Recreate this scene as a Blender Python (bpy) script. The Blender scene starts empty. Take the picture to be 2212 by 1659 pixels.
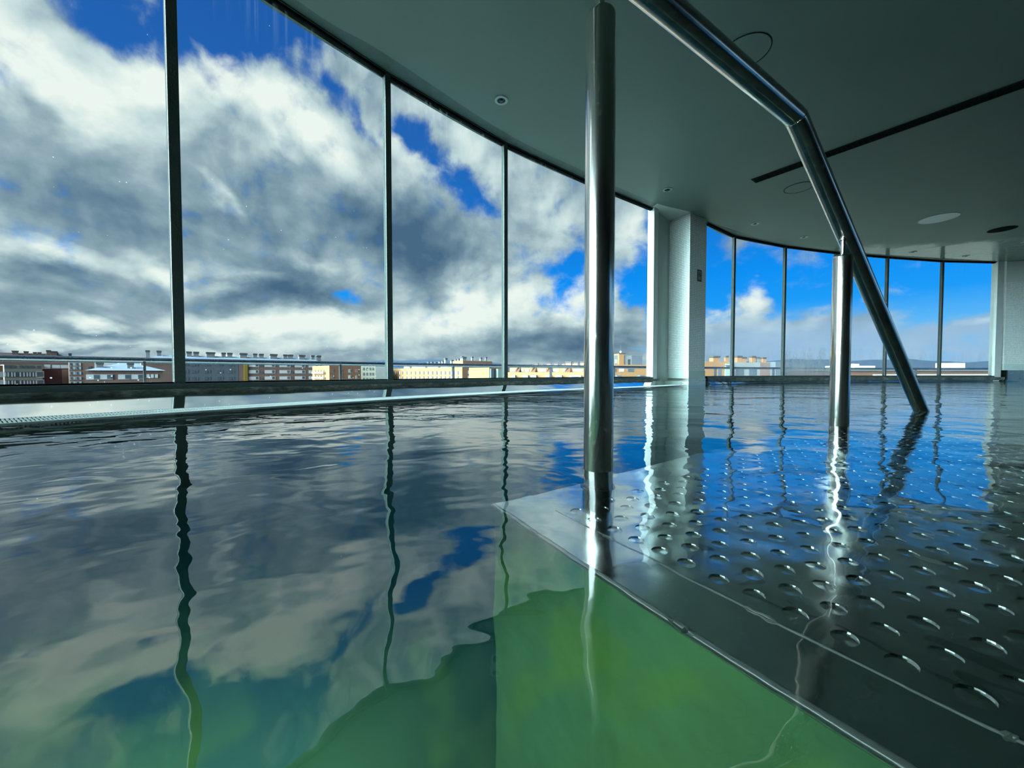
# Rooftop pool behind a curved glass wall, city skyline beyond.
import bpy, bmesh, math, random
from math import sin, cos, pi, sqrt, atan2, asin, hypot, radians
from mathutils import Vector, Matrix
random.seed(4)
scn = bpy.context.scene
COL = scn.collection

# ------------------------------------------------------------------ survey
CAM_H, FOC, HOR = 0.166, 831.0, 806.0
PITCH = math.atan(23.5 / FOC)
def ray(px, py):
    dx, dy = (px - 1106) / FOC, (829.5 - py) / FOC
    return (dx, cos(PITCH) + dy * sin(PITCH), -sin(PITCH) + dy * cos(PITCH))
def onz(px, py, z):
    d = ray(px, py); t = (z - CAM_H) / d[2]
    return (d[0] * t, d[1] * t)
def bearing(px, py):
    d = ray(px, py)
    return atan2(d[0], d[1]), math.atan2(d[2], hypot(d[0], d[1]))
def far(px, Y):
    return ((px - 1106) / FOC * Y, Y)
def zat(py, Y):
    return CAM_H + (HOR - py) / FOC * Y

def S(r, g, b):
    f = lambda c: (c / 255 / 12.92) if c / 255 <= 0.04045 else ((c / 255 + 0.055) / 1.055) ** 2.4
    return (f(r), f(g), f(b), 1.0)

# ------------------------------------------------------------------ mesh helpers
class MB:
    def __init__(s):
        s.v, s.f = [], []
    def add(s, vs, fs):
        o = len(s.v); s.v += [tuple(v) for v in vs]; s.f += [tuple(i + o for i in f) for f in fs]; return s
    def box(s, x0, x1, y0, y1, z0, z1):
        return s.obox((x0, y0, z0), (x1 - x0, 0, 0), (0, y1 - y0, 0), (0, 0, z1 - z0))
    def obox(s, o, a, b, c):
        o, a, b, c = map(Vector, (o, a, b, c))
        vs = [o, o + a, o + a + b, o + b, o + c, o + a + c, o + a + b + c, o + b + c]
        fs = [(3, 2, 1, 0), (4, 5, 6, 7), (0, 1, 5, 4), (1, 2, 6, 5), (2, 3, 7, 6), (3, 0, 4, 7)]
        if a.cross(b).dot(c) < 0: fs = [f[::-1] for f in fs]
        return s.add(vs, fs)
    def prism(s, poly, z0, z1):
        n = len(poly)
        ar = sum(poly[i][0] * poly[(i + 1) % n][1] - poly[(i + 1) % n][0] * poly[i][1] for i in range(n))
        if ar < 0: poly = poly[::-1]
        vs = [(p[0], p[1], z0) for p in poly] + [(p[0], p[1], z1) for p in poly]
        fs = [tuple(range(n))[::-1], tuple(range(n, 2 * n))] + [(i, (i + 1) % n, n + (i + 1) % n, n + i) for i in range(n)]
        return s.add(vs, fs)
    def tube(s, path, r, n=24, caps=True):
        P = [Vector(p) for p in path]; m = len(P)
        rr = r if isinstance(r, (list, tuple)) else [r] * m
        T = []
        for i in range(m):
            a = P[max(i - 1, 0)]; b = P[min(i + 1, m - 1)]
            T.append((b - a).normalized())
        up = Vector((0, 0, 1)) if abs(T[0].z) < .9 else Vector((1, 0, 0))
        X = T[0].cross(up).normalized()
        o = len(s.v)
        for i in range(m):
            X = (X - T[i] * X.dot(T[i])).normalized(); Y = T[i].cross(X)
            k = 1.0
            if 0 < i < m - 1:
                k = 1.0
            for j in range(n):
                a = 2 * pi * j / n
                s.v.append(tuple(P[i] + (X * cos(a) + Y * sin(a)) * rr[i] * k))
        for i in range(m - 1):
            for j in range(n):
                a, b = o + i * n + j, o + i * n + (j + 1) % n
                s.f.append((a, b, b + n, a + n))
        if caps:
            s.f.append(tuple(o + j for j in range(n))[::-1]); s.f.append(tuple(o + (m - 1) * n + j for j in range(n)))
        return s
    def lathe(s, c, prof, n=40, closed=False):
        """prof: list of (r, z) about the vertical axis through c."""
        o = len(s.v); m = len(prof)
        for r, z in prof:
            for j in range(n):
                a = 2 * pi * j / n
                s.v.append((c[0] + r * cos(a), c[1] + r * sin(a), c[2] + z))
        for i in range(m - 1):
            for j in range(n):
                a, b = o + i * n + j, o + i * n + (j + 1) % n
                s.f.append((a, b, b + n, a + n))
        if closed:
            for j in range(n):
                a, b = o + (m - 1) * n + j, o + (m - 1) * n + (j + 1) % n
                s.f.append((a, b, o + (j + 1) % n, o + j))
        else:
            s.f.append(tuple(o + j for j in range(n))[::-1]); s.f.append(tuple(o + (m - 1) * n + j for j in range(n)))
        return s
    def build(s, name, mat, parent=None, smooth=False, merge=False, bevel=0):
        me = bpy.data.meshes.new(name); me.from_pydata(s.v, [], s.f)
        if merge or smooth or bevel:
            bm = bmesh.new(); bm.from_mesh(me)
            if merge: bmesh.ops.remove_doubles(bm, verts=bm.verts, dist=1e-5)
            bmesh.ops.recalc_face_normals(bm, faces=bm.faces)
            bm.to_mesh(me); bm.free()
        me.update()
        if smooth:
            me.polygons.foreach_set('use_smooth', [True] * len(me.polygons))
            try: me.set_sharp_from_angle(angle=radians(38))
            except Exception: pass
        o = bpy.data.objects.new(name, me); COL.objects.link(o)
        if mat: me.materials.append(mat)
        if parent: o.parent = parent
        if bevel:
            b = o.modifiers.new('bevel', 'BEVEL'); b.width = bevel; b.segments = 2; b.limit_method = 'ANGLE'
        return o

def tag(o, label=None, cat=None, group=None, kind=None):
    if label: o['label'] = label
    if cat: o['category'] = cat
    if group: o['group'] = group
    if kind: o['kind'] = kind
    return o
def empty(name, loc=(0, 0, 0), rz=0.0):
    o = bpy.data.objects.new(name, None); COL.objects.link(o)
    o.location = loc; o.rotation_euler = (0, 0, rz); o.empty_display_size = .1
    return o
def copy_tree(o, parent=None):
    c = o.copy(); COL.objects.link(c)
    if parent: c.parent = parent
    for ch in [x for x in KIDS.get(o.name, [])]:
        copy_tree(ch, c)
    return c
KIDS = {}
def kid(par, o):
    KIDS.setdefault(par.name, []).append(o); return o

# ------------------------------------------------------------------ material helpers
def new_mat(name):
    m = bpy.data.materials.new(name); m.use_nodes = True
    nt = m.node_tree; nt.nodes.clear()
    out = nt.nodes.new('ShaderNodeOutputMaterial')
    return m, nt, out
class G:
    """tiny node-graph builder"""
    def __init__(s, nt): s.nt = nt
    def n(s, t, ins=None, **kw):
        nd = s.nt.nodes.new('ShaderNode' + t)
        for k, v in kw.items(): setattr(nd, k, v)
        for k, v in (ins or {}).items():
            if isinstance(v, bpy.types.NodeSocket): s.nt.links.new(v, nd.inputs[k])
            else: nd.inputs[k].default_value = v
        return nd
    def math(s, op, a, b=0.0, c=0.0, clamp=False):
        return s.n('Math', {0: a, 1: b, 2: c}, operation=op, use_clamp=clamp).outputs[0]
    def vmath(s, op, a, b=(0, 0, 0)):
        return s.n('VectorMath', {0: a, 1: b}, operation=op).outputs[0]
    def noise(s, vec, scale, detail=3, rough=.5, dist=0.0):
        return s.n('TexNoise', {'Vector': vec, 'Scale': scale, 'Detail': detail, 'Roughness': rough, 'Distortion': dist})
    def ramp(s, fac, stops, interp='LINEAR'):
        r = s.n('ValToRGB', {'Fac': fac}); cr = r.color_ramp; cr.interpolation = interp
        while len(cr.elements) < len(stops): cr.elements.new(.5)
        for e, (p, c) in zip(cr.elements, stops):
            e.position = p; e.color = c if len(c) == 4 else (*c, 1)
        return r.outputs['Color']
    def smooth(s, v, a, b, lo=0.0, hi=1.0):
        return s.n('MapRange', {0: v, 1: a, 2: b, 3: lo, 4: hi}, interpolation_type='SMOOTHSTEP').outputs[0]
    def mix(s, f, a, b):
        nd = s.n('Mix', data_type='RGBA')
        for i, v in ((0, f), (6, a), (7, b)):
            if isinstance(v, bpy.types.NodeSocket): s.nt.links.new(v, nd.inputs[i])
            else: nd.inputs[i].default_value = v
        return nd.outputs[2]
    def link(s, a, b): s.nt.links.new(a, b)

def plain(name, col, rough=.5, metal=0.0, var=.12, vscale=6, bump=0.0, bscale=40, spec=.5, coat=0.0):
    m, nt, out = new_mat(name); g = G(nt)
    tc = g.n('TexCoord').outputs['Object']
    nz = g.noise(tc, vscale, 4).outputs[0]
    c2 = tuple(max(0, c * (1 - var)) for c in col[:3]) + (1,); c1 = tuple(min(1, c * (1 + var)) for c in col[:3]) + (1,)
    base = g.ramp(nz, [(.3, c2), (.7, c1)])
    p = g.n('BsdfPrincipled', {'Base Color': base, 'Roughness': rough, 'Metallic': metal, 'Specular IOR Level': spec, 'Coat Weight': coat})
    if bump:
        b = g.n('Bump', {'Height': g.noise(tc, bscale, 4).outputs[0], 'Strength': 1.0, 'Distance': bump})
        g.link(b.outputs[0], p.inputs['Normal'])
    g.link(p.outputs[0], out.inputs[0])
    return m

def steel(name, col=(.60, .62, .58), rough=.13, smear=.08, stretch=(30, 30, 3), bump=0.0, bscale=3.0):
    m, nt, out = new_mat(name); g = G(nt)
    tc = g.n('TexCoord').outputs['Object']
    v = g.n('Mapping', {'Vector': tc, 'Scale': stretch}).outputs[0]
    nz = g.noise(v, 3, 5, .6).outputs[0]
    n2 = g.noise(tc, 90, 3).outputs[0]
    r = g.math('ADD', g.math('MULTIPLY', nz, smear), rough - smear * .5)
    r = g.math('ADD', r, g.math('MULTIPLY', g.smooth(n2, .62, .75), .10))
    base = g.ramp(nz, [(.3, tuple(c * .88 for c in col)), (.7, tuple(min(1, c * 1.08) for c in col))])
    p = g.n('BsdfPrincipled', {'Base Color': base, 'Roughness': r, 'Metallic': 1.0})
    if bump:
        b = g.n('Bump', {'Height': g.noise(tc, bscale, 2).outputs[0], 'Strength': 1.0, 'Distance': bump})
        g.link(b.outputs[0], p.inputs['Normal'])
    g.link(p.outputs[0], out.inputs[0])
    return m

M = {}
M['post'] = steel('brushed_steel_tube', (.74, .72, .66), .16, .08, (60, 60, 2))
M['rail'] = steel('brushed_steel_rail', (.64, .65, .60), .17, .08, (8, 8, 8))
M['plate'] = steel('pool_plate_steel', (.70, .73, .70), .09, .05, (4, 4, 4), bump=.0009, bscale=6)
M['weld'] = steel('weld_bead_steel', (.78, .76, .68), .14, .08, (9, 9, 9), bump=.002, bscale=160)
M['edge'] = plain('edge_highlight_steel', (.96, .94, .86, 1), .28, .55, .03)  # near-white base paints in the bright highlight along the edges
M['grate'] = plain('overflow_grate_plastic', S(150, 162, 156), .35, 0, .06)
M['fascia'] = plain('fascia_paint', S(66, 86, 79), .4, 0, .12, 14, bump=.003, bscale=90)
M['frame'] = plain('window_frame_paint', S(58, 70, 64), .25, 0, .1, 9, bump=.0015, bscale=120)
M['jamb'] = plain('window_jamb_paint', S(206, 216, 208), .4, 0, .05)
M['plaster'] = plain('white_plaster', S(190, 205, 196), .6, 0, .05, 3)
M['baseboard'] = plain('pale_green_baseboard', S(176, 198, 188), .35, 0, .04)
M['kerb_steel'] = steel('kerb_steel', (.62, .64, .58), .3, .25, (2, 2, 9))
M['rail_out'] = steel('balcony_rail_steel', (.26, .29, .32), .25, .1, (6, 6, 6))
M['dark'] = plain('dark_recess', S(14, 20, 19), .8, 0, .2, spec=.03)
M['lamp_ring'] = plain('downlight_ring', S(150, 165, 160), .3, .3, .05)
M['lamp_glass'] = plain('downlight_glass_off', S(40, 48, 46), .1, 0, .1)
M['light_disc'] = plain('pale_ceiling_disc', S(196, 206, 200), .5, 0, .04)
M['slat'] = plain('diffuser_slat', S(22, 28, 27), .7, 0, .1, spec=.05)

# kerb under the windows: stained dark concrete
def kerb_mat():
    m, nt, out = new_mat('stained_kerb'); g = G(nt)
    tc = g.n('TexCoord').outputs['Object']
    v = g.n('Mapping', {'Vector': tc, 'Scale': (1, 1, 3)}).outputs[0]
    n1 = g.noise(v, 9, 6, .65).outputs[0]; n2 = g.noise(v, 45, 4).outputs[0]
    c = g.ramp(g.math('ADD', g.math('MULTIPLY', n1, .7), g.math('MULTIPLY', n2, .3)),
               [(.38, S(46, 50, 44)), (.52, S(92, 98, 86)), (.66, S(150, 152, 138))])
    p = g.n('BsdfPrincipled', {'Base Color': c, 'Roughness': .45})
    b = g.n('Bump', {'Height': n2, 'Distance': .003}); g.link(b.outputs[0], p.inputs['Normal'])
    g.link(p.outputs[0], out.inputs[0]); return m
M['kerb'] = kerb_mat()

# wet deck beside the overflow grate
def deck_mat():
    m, nt, out = new_mat('wet_steel_deck'); g = G(nt)
    tc = g.n('TexCoord').outputs['Object']
    nz = g.noise(tc, 3, 4).outputs[0]
    c = g.ramp(nz, [(.3, (.70, .76, .74)), (.7, (.80, .85, .83))])
    p = g.n('BsdfPrincipled', {'Base Color': c, 'Roughness': .07, 'Metallic': 1.0})
    b = g.n('Bump', {'Height': g.noise(tc, 2.5, 2).outputs[0], 'Distance': .004}); g.link(b.outputs[0], p.inputs['Normal'])
    g.link(p.outputs[0], out.inputs[0]); return m
M['deck'] = deck_mat()

def ceiling_mat():
    m, nt, out = new_mat('ceiling_paint'); g = G(nt)
    tc = g.n('TexCoord').outputs['Object']
    nz = g.noise(tc, 1.2, 4).outputs[0]
    c = g.ramp(nz, [(.3, (.118, .178, .150)), (.7, (.132, .196, .166))])
    # damp, shinier area of paint over the far right end
    sx = g.n('SeparateXYZ', {0: tc})
    edge = g.math('ADD', g.math('ADD', g.math('MULTIPLY', sx.outputs[0], .16), g.math('MULTIPLY', sx.outputs[1], 1.0)),
                  g.math('MULTIPLY', g.math('SUBTRACT', g.noise(tc, 2.2, 6, .65).outputs[0], .5), 1.0))
    wet = g.smooth(edge, 7.75, 8.25)
    wet = g.math('MULTIPLY', wet, g.smooth(sx.outputs[0], 4.5, 7.0))
    rough = g.math('SUBTRACT', .55, g.math('MULTIPLY', wet, .40))
    p = g.n('BsdfPrincipled', {'Base Color': c, 'Roughness': rough, 'Specular IOR Level': .4})
    b = g.n('Bump', {'Height': g.noise(tc, 5, 5).outputs[0], 'Distance': .004, 'Strength': .6}); g.link(b.outputs[0], p.inputs['Normal'])
    g.link(p.outputs[0], out.inputs[0]); return m
M['ceiling'] = ceiling_mat()

def tile_mat(name, pitch, tile, grout, bumpd=.002):
    """small square mosaic; the local x+y run along the wall, z up"""
    m, nt, out = new_mat(name); g = G(nt)
    tc = g.n('TexCoord').outputs['Object']
    sx = g.n('SeparateXYZ', {0: tc})
    v = g.n('CombineXYZ', {0: g.math('ADD', sx.outputs[0], sx.outputs[1]), 1: sx.outputs[2], 2: 0.0}).outputs[0]
    br = g.n('TexBrick', {'Vector': v, 'Color1': tile, 'Color2': tuple(c * .86 for c in tile[:3]) + (1,), 'Mortar': grout,
                          'Scale': 1.0 / pitch, 'Mortar Size': .09, 'Mortar Smooth': .3, 'Brick Width': 1.0, 'Row Height': 1.0}, offset=0.0)
    p = g.n('BsdfPrincipled', {'Base Color': br.outputs['Color'], 'Roughness': g.math('ADD', g.math('MULTIPLY', br.outputs['Fac'], .4), .16)})
    b = g.n('Bump', {'Height': g.math('SUBTRACT', 1.0, br.outputs['Fac']), 'Distance': bumpd}); g.link(b.outputs[0], p.inputs['Normal'])
    g.link(p.outputs[0], out.inputs[0]); return m
M['tile'] = tile_mat('mosaic_tile', .025, S(232, 242, 235), S(132, 152, 140))
M['tile_big'] = tile_mat('pool_hall_tile', .05, S(196, 212, 202), S(150, 170, 160))

def glass_mat(name, streak=.6, fog=0.0, drops=.4):
    """window pane: clear, mirror-like at a slant, with water drops, run marks below the head and mist at the foot"""
    m, nt, out = new_mat(name); g = G(nt)
    tc = g.n('TexCoord').outputs['Object']      # local x along the pane, z up from the sill
    sx = g.n('SeparateXYZ', {0: tc}); x, z = sx.outputs[0], sx.outputs[2]
    clear = g.n('BsdfTransparent', {'Color': (.965, .985, .98, 1)})
    gl = g.n('BsdfGlossy', {'Color': (1, 1, 1, 1), 'Roughness': .01})
    fr = g.n('LayerWeight', {'Blend': .12}).outputs['Fresnel']
    fr = g.math('MULTIPLY', fr, .55)
    base = g.n('MixShader', {0: fr, 1: clear.outputs[0], 2: gl.outputs[0]})
    mist = g.n('BsdfTranslucent', {'Color': (.60, .65, .67, 1)})
    mist2 = g.n('BsdfDiffuse', {'Color': (.5, .56, .57, 1)})
    milky = g.n('MixShader', {0: .25, 1: mist.outputs[0], 2: mist2.outputs[0]})
    # run marks
    v = g.n('CombineXYZ', {0: g.math('MULTIPLY', x, 34.0), 1: 0.0, 2: g.math('MULTIPLY', z, .35)}).outputs[0]
    run = g.noise(v, 1.0, 4, .7).outputs[0]
    v2 = g.n('CombineXYZ', {0: g.math('MULTIPLY', x, 9.0), 1: 0.0, 2: g.math('MULTIPLY', z, .4)}).outputs[0]
    length = g.noise(v2, 1.0, 3).outputs[0]
    top = g.smooth(g.math('ADD', z, g.math('MULTIPLY', length, 1.5)), 2.85, 3.55)
    runs = g.math('MULTIPLY', g.smooth(run, .46, .68), top)
    runs = g.math('MULTIPLY', runs, streak)
    # drops
    vo = g.n('TexVoronoi', {'Vector': tc, 'Scale': 44.0, 'Randomness': 1.0})
    wn = g.n('SeparateColor', {0: vo.outputs['Color']}).outputs[0]
    low = g.smooth(z, .36, .12)
    size = g.smooth(g.math('ADD', wn, g.math('MULTIPLY', low, .22)), .82, 1.05, 0.0, .15)
    d = g.math('LESS_THAN', vo.outputs['Distance'], size)
    patch = g.smooth(g.noise(tc, 2.3, 3).outputs[0], .46, .60)
    d = g.math('MULTIPLY', d, g.math('MAXIMUM', patch, low))
    d = g.math('MULTIPLY', d, drops)
    # edge beading along the uprights
    # mist at the foot
    nz = g.noise(g.n('CombineXYZ', {0: g.math('MULTIPLY', x, 7.0), 1: 0.0, 2: g.math('MULTIPLY', z, 2.2)}).outputs[0], 1.0, 5, .6).outputs[0]
    f = g.smooth(g.math('SUBTRACT', g.math('MULTIPLY', nz, 1.1), z), -.15, .42)
    f = g.math('MULTIPLY', f, fog)
    k = g.math('MAXIMUM', g.math('MAXIMUM', runs, d), f, clamp=True)
    mx = g.n('MixShader', {0: k, 1: base.outputs[0], 2: milky.outputs[0]})
    g.link(mx.outputs[0], out.inputs[0]); return m
def glass_plain():
    m, nt, out = new_mat('pane_glass_outer_face'); g = G(nt)
    g.link(g.n('BsdfTransparent', {'Color': (.985, .995, .99, 1)}).outputs[0], out.inputs[0]); return m
M['glass_plain'] = glass_plain()
M['glass_a'] = glass_mat('pane_glass', .16, .0, .7)
M['glass_b'] = glass_mat('pane_glass_run_marks', .34, .02, .12)
M['glass_c'] = glass_mat('pane_glass_misted', .2, .85, .08)
M['glass_d'] = glass_mat('pane_glass_far', .14, .22, .05)

def water_mat():
    m, nt, out = new_mat('pool_water'); g = G(nt)
    pos = g.n('NewGeometry').outputs['Position']
    v = g.n('Mapping', {'Vector': pos, 'Rotation': (0, 0, radians(-38)), 'Scale': (1.0, 1.25, 1.0)}).outputs[0]
    n1 = g.noise(v, 2.1, 1.5, .4, .3).outputs[0]
    n2 = g.noise(v, 6.5, 2, .5, .4).outputs[0]
    n3 = g.noise(v, 20.0, 2, .5).outputs[0]
    sx = g.n('SeparateXYZ', {0: pos})
    dist = g.n('VectorMath', {0: pos}, operation='LENGTH').outputs['Value']
    lively = g.smooth(dist, 1.2, 6.0, .0, 1.0)
    h = g.math('ADD', g.math('MULTIPLY', n1, .0088), g.math('MULTIPLY', n2, .0032))
    h = g.math('ADD', h, g.math('MULTIPLY', n3, g.math('ADD', g.math('MULTIPLY', lively, .0015), .00022)))
    b = g.n('Bump', {'Height': h, 'Distance': 1.0, 'Strength': 1.0})
    rf = g.n('BsdfRefraction', {'Color': (1, 1, 1, 1), 'Roughness': 0.0, 'IOR': 1.333, 'Normal': b.outputs[0]})
    gl = g.n('BsdfGlossy', {'Color': (.97, 1, 1, 1), 'Roughness': 0.0, 'Normal': b.outputs[0]})
    back = g.n('NewGeometry').outputs['Backfacing']
    ior = g.math('SUBTRACT', WATER_F, g.math('MULTIPLY', back, WATER_F - 1.333))
    fr = g.n('Fresnel', {'IOR': ior, 'Normal': b.outputs[0]})
    mx = g.n('MixShader', {0: fr.outputs[0], 1: rf.outputs[0], 2: gl.outputs[0]})
    g.link(mx.outputs[0], out.inputs['Surface'])
    ab = g.n('VolumeAbsorption', {'Color': (.40, .89, .85, 1), 'Density': .60})
    g.link(ab.outputs[0], out.inputs['Volume'])
    return m
WATER_F = 2.1
M['water'] = water_mat()

def pool_floor_mat():
    m, nt, out = new_mat('pool_floor_liner'); g = G(nt)
    tc = g.n('TexCoord').outputs['Object']
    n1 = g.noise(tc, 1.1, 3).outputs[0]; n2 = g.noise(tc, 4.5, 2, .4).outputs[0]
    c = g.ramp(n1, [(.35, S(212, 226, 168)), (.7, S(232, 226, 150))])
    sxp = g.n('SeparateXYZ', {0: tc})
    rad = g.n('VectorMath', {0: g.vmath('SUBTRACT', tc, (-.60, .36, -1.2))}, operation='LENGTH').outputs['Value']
    side = g.smooth(g.math('ADD', rad, g.math('MULTIPLY', g.math('SUBTRACT', n1, .5), .8)), 1.05, .2)  # bright zone painted like a pool of light, dark teal outside it
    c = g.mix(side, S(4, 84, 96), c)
    c = g.mix(g.math('MULTIPLY', g.math('MULTIPLY', g.smooth(n2, .52, .66), .85), side), c, S(255, 240, 120))  # yellow glow spots painted into the floor colour
    p = g.n('BsdfPrincipled', {'Base Color': c, 'Roughness': .6})
    g.link(p.outputs[0], out.inputs[0]); return m
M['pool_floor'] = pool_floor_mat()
M['pool_wall'] = plain('pool_wall_liner', S(14, 44, 46), .5, 0, .08, 1.5)

# ------------------------------------------------------------------ building plan (metres, camera at the origin, water at z = 0)
ZC = 2.43
POCKET = 2.70
W1 = [(-3.66, -3.6), (-3.62, -2.45), (-3.42, -1.24), (-3.07, -.093), (-2.464, 1.0), (-1.756, 2.03), (-.953, 2.987), (-.073, 3.869), (.912, 4.645), (1.935, 5.378)]
N_ = [(2.947, 5.883), (3.679, 6.435), (4.886, 6.949), (6.10, 7.305), (7.334, 7.582), (8.697, 7.840), (9.88, 7.93)]
HEADN = [2.426] * 7
EDGE = [(-3.45, -3.6), (-3.40, -2.45), (-3.20, -1.2), (-2.80, -.05), (-2.15, 1.18), (-1.307, 2.400), (-.905, 2.789), (-.040, 3.713), (.786, 4.363), (1.222, 4.702), (1.943, 5.208), (2.499, 5.474), (2.907, 5.804), (4.84, 6.838), (7.05, 7.40), (9.85, 7.86)]
HEAD1 = [2.426] * 10
SILL = .112

def nrm(pts):
    """inward normals (towards the room) at each vertex of a left-to-right polyline"""
    out = []
    for i in range(len(pts)):
        a = pts[max(i - 1, 0)]; b = pts[min(i + 1, len(pts) - 1)]
        dx, dy = b[0] - a[0], b[1] - a[1]; l = hypot(dx, dy)
        out.append((dy / l, -dx / l))
    return out
def offset(pts, d):
    return [(p[0] + n[0] * d, p[1] + n[1] * d) for p, n in zip(pts, nrm(pts))]
def smooth_line(pts, k=6):
    """Catmull-Rom"""
    out = []
    P = [tuple(2 * a - b for a, b in zip(pts[0], pts[1]))] + list(pts) + [tuple(2 * a - b for a, b in zip(pts[-1], pts[-2]))]
    for i in range(1, len(P) - 2):
        for j in range(k):
            t = j / k
            out.append(tuple(.5 * (2 * P[i][c] + (P[i + 1][c] - P[i - 1][c]) * t + (2 * P[i - 1][c] - 5 * P[i][c] + 4 * P[i + 1][c] - P[i + 2][c]) * t * t
                            + (3 * P[i][c] - P[i - 1][c] - 3 * P[i + 1][c] + P[i + 2][c]) * t ** 3) for c in range(len(pts[0]))))
    out.append(tuple(pts[-1])); return out

# ------------------------------------------------------------------ windows (setting)
wcount = [0]
def window_run(V, heads, mats, first_post=True, last_post=True):
    for i in range(len(V) - 1):
        wcount[0] += 1
        a, b = Vector(V[i]), Vector(V[i + 1]); d = b - a; L = d.length; ang = atan2(d.y, d.x)
        w = empty('window_%d' % wcount[0], (a.x, a.y, 0), ang); tag(w, kind='structure')
        h0, h1 = heads[i], heads[i + 1]
        def slab(mb, x0, x1, y0, y1, zb0, zb1, zt0, zt1):
            mb.add([(x0, y0, zb0), (x1, y0, zb1), (x1, y1, zb1), (x0, y1, zb0), (x0, y0, zt0), (x1, y0, zt1), (x1, y1, zt1), (x0, y1, zt0)],
                   [(3, 2, 1, 0), (4, 5, 6, 7), (0, 1, 5, 4), (1, 2, 6, 5), (2, 3, 7, 6), (3, 0, 4, 7)])
        # pane
        mb = MB(); slab(mb, .012, L - .012, -.006, .006, SILL, SILL, h0, h1)
        gp = mb.build('glass_pane', mats[i], w); gp.data.materials.append(M['glass_plain'])
        for k, pf in enumerate(gp.data.polygons): pf.material_index = 0 if k == 2 else 1
        # sill rail and its dark gasket
        mb = MB(); mb.box(-.01, L + .01, -.045, .05, SILL - .028, SILL); mb.build('sill_rail', M['frame'], w, bevel=.003)
        mb = MB(); mb.box(.02, L - .02, -.016, .016, SILL, SILL + .008); mb.build('gasket', M['dark'], w)
        # head rail with black gasket
        mb = MB(); slab(mb, -.02, L + .02, -.030, .03, h0, h1, h0 + .02, h1 + .02); mb.build('head_rail', M['frame'], w)
        mb = MB(); slab(mb, .02, L - .02, -.020, .020, h0 - .018, h1 - .018, h0, h1); mb.build('head_gasket', M['dark'], w)
        # upright at the left end (and the right end of the last one)
        ends = [0.0] if (first_post or i) else []
        if i == len(V) - 2 and last_post: ends.append(L)
        for x in ends:
            mb = MB(); mb.box(x - .024, x + .024, -.022, .022, SILL - .004, (h0 if x == 0 else h1) + .01)
            mb.build('mullion', M['frame'], w, bevel=.004)
        KIDS[w.name] = []
ga, gb, gc, gd = M['glass_a'], M['glass_b'], M['glass_c'], M['glass_d']
window_run(W1, HEAD1, [ga] * 6 + [gb] * 3, True, False)
window_run(N_, HEADN, [gd, gd, gc, gd, gd, gd], False, False)

# soffit strip between the ceiling edge and the window heads
def soffit(name, A, B, z, mat):
    A, B = smooth_line(A, 6), smooth_line(B, 6); n = min(len(A), len(B)); mb = MB()
    for zz in (z, z + .05):
        for P in (A, B): mb.v += [(p[0], p[1], zz) for p in P[:n]]
    for i in range(n - 1):
        mb.f += [(i, i + 1, n + i + 1, n + i), (2 * n + i, 3 * n + i, 3 * n + i + 1, 2 * n + i + 1), (i, 2 * n + i, 2 * n + i + 1, i + 1), (n + i, n + i + 1, 3 * n + i + 1, 3 * n + i)]
    mb.f += [(0, n, 3 * n, 2 * n), (n - 1, 3 * n - 1, 4 * n - 1, 2 * n - 1)]
    return tag(mb.build(name, mat), kind='structure')
E1 = [EDGE[k] for k in (0, 1, 2, 3, 4, 5, 6, 7, 8, 10)]
soffit('trim_1', E1, offset(W1, -.06), ZC + .004, M['fascia'])
E2 = [EDGE[12], (3.62, 6.24), EDGE[13], (6.0, 7.16), (7.25, 7.45), (8.62, 7.70), (9.84, 7.86)]
soffit('trim_2', E2, offset(N_, -.06), ZC + .004, M['fascia'])
mb = MB(); mb.prism([EDGE[10], EDGE[11], EDGE[12], (3.0, 6.0), (2.3, 6.0), (1.9, 5.45)], ZC + .006, ZC + .05); tag(mb.build('trim_7', M['plaster']), kind='structure')  # paler plaster paints in the lit soffit beside the column

# end jambs (pale, sky lit) and kerbs
def jamb(name, a, b, w0, w1, heads_z, dep=.10):
    d = (Vector(b) - Vector(a)).normalized(); n = Vector((d.y, -d.x))
    o = Vector(b) + d * w0 + n * dep * .45
    mb = MB(); mb.obox((o.x, o.y, .085), (d.x * (w1 - w0), d.y * (w1 - w0), 0), (-n.x * dep, -n.y * dep, 0), (0, 0, heads_z - .085))
    return tag(mb.build(name, M['jamb'], bevel=.004), kind='structure')
jamb('trim_3', W1[-2], W1[-1], -.015, .085, 2.47)
jamb('trim_4', N_[-2], N_[-1], .0, .15, 2.44)

def strip(name, V, d0, d1, z0, z1, mat, smooth_k=5, kind='structure'):
    A = offset(V, d0); B = offset(V, d1)
    if smooth_k: A = smooth_line(A, smooth_k); B = smooth_line(B, smooth_k)
    mb = MB(); n = len(A)
    vs = [(p[0], p[1], z) for z in (z0, z1) for L in (A, B) for p in L]
    fs = []
    for i in range(n - 1):
        a0, b0, a1, b1 = i, n + i, 2 * n + i, 3 * n + i
        fs += [(a0, a0 + 1, b0 + 1, b0), (a1, b1, b1 + 1, a1 + 1), (b0, b0 + 1, b1 + 1, b1), (a0, a1, a1 + 1, a0 + 1)]
    fs += [(0, n, 3 * n, 2 * n), (n - 1, 3 * n - 1, 4 * n - 1, 2 * n - 1)]
    mb.add(vs, fs); o = mb.build(name, mat, smooth=True)
    if kind: o['kind'] = kind
    return o
strip('trim_5', W1 + [(2.05, 5.46)], -.12, .055, -.30, SILL - .027, M['kerb'])
strip('trim_6', N_ + [(10.10, 7.94)], -.12, .055, -.30, SILL - .027, M['kerb'])

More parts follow.
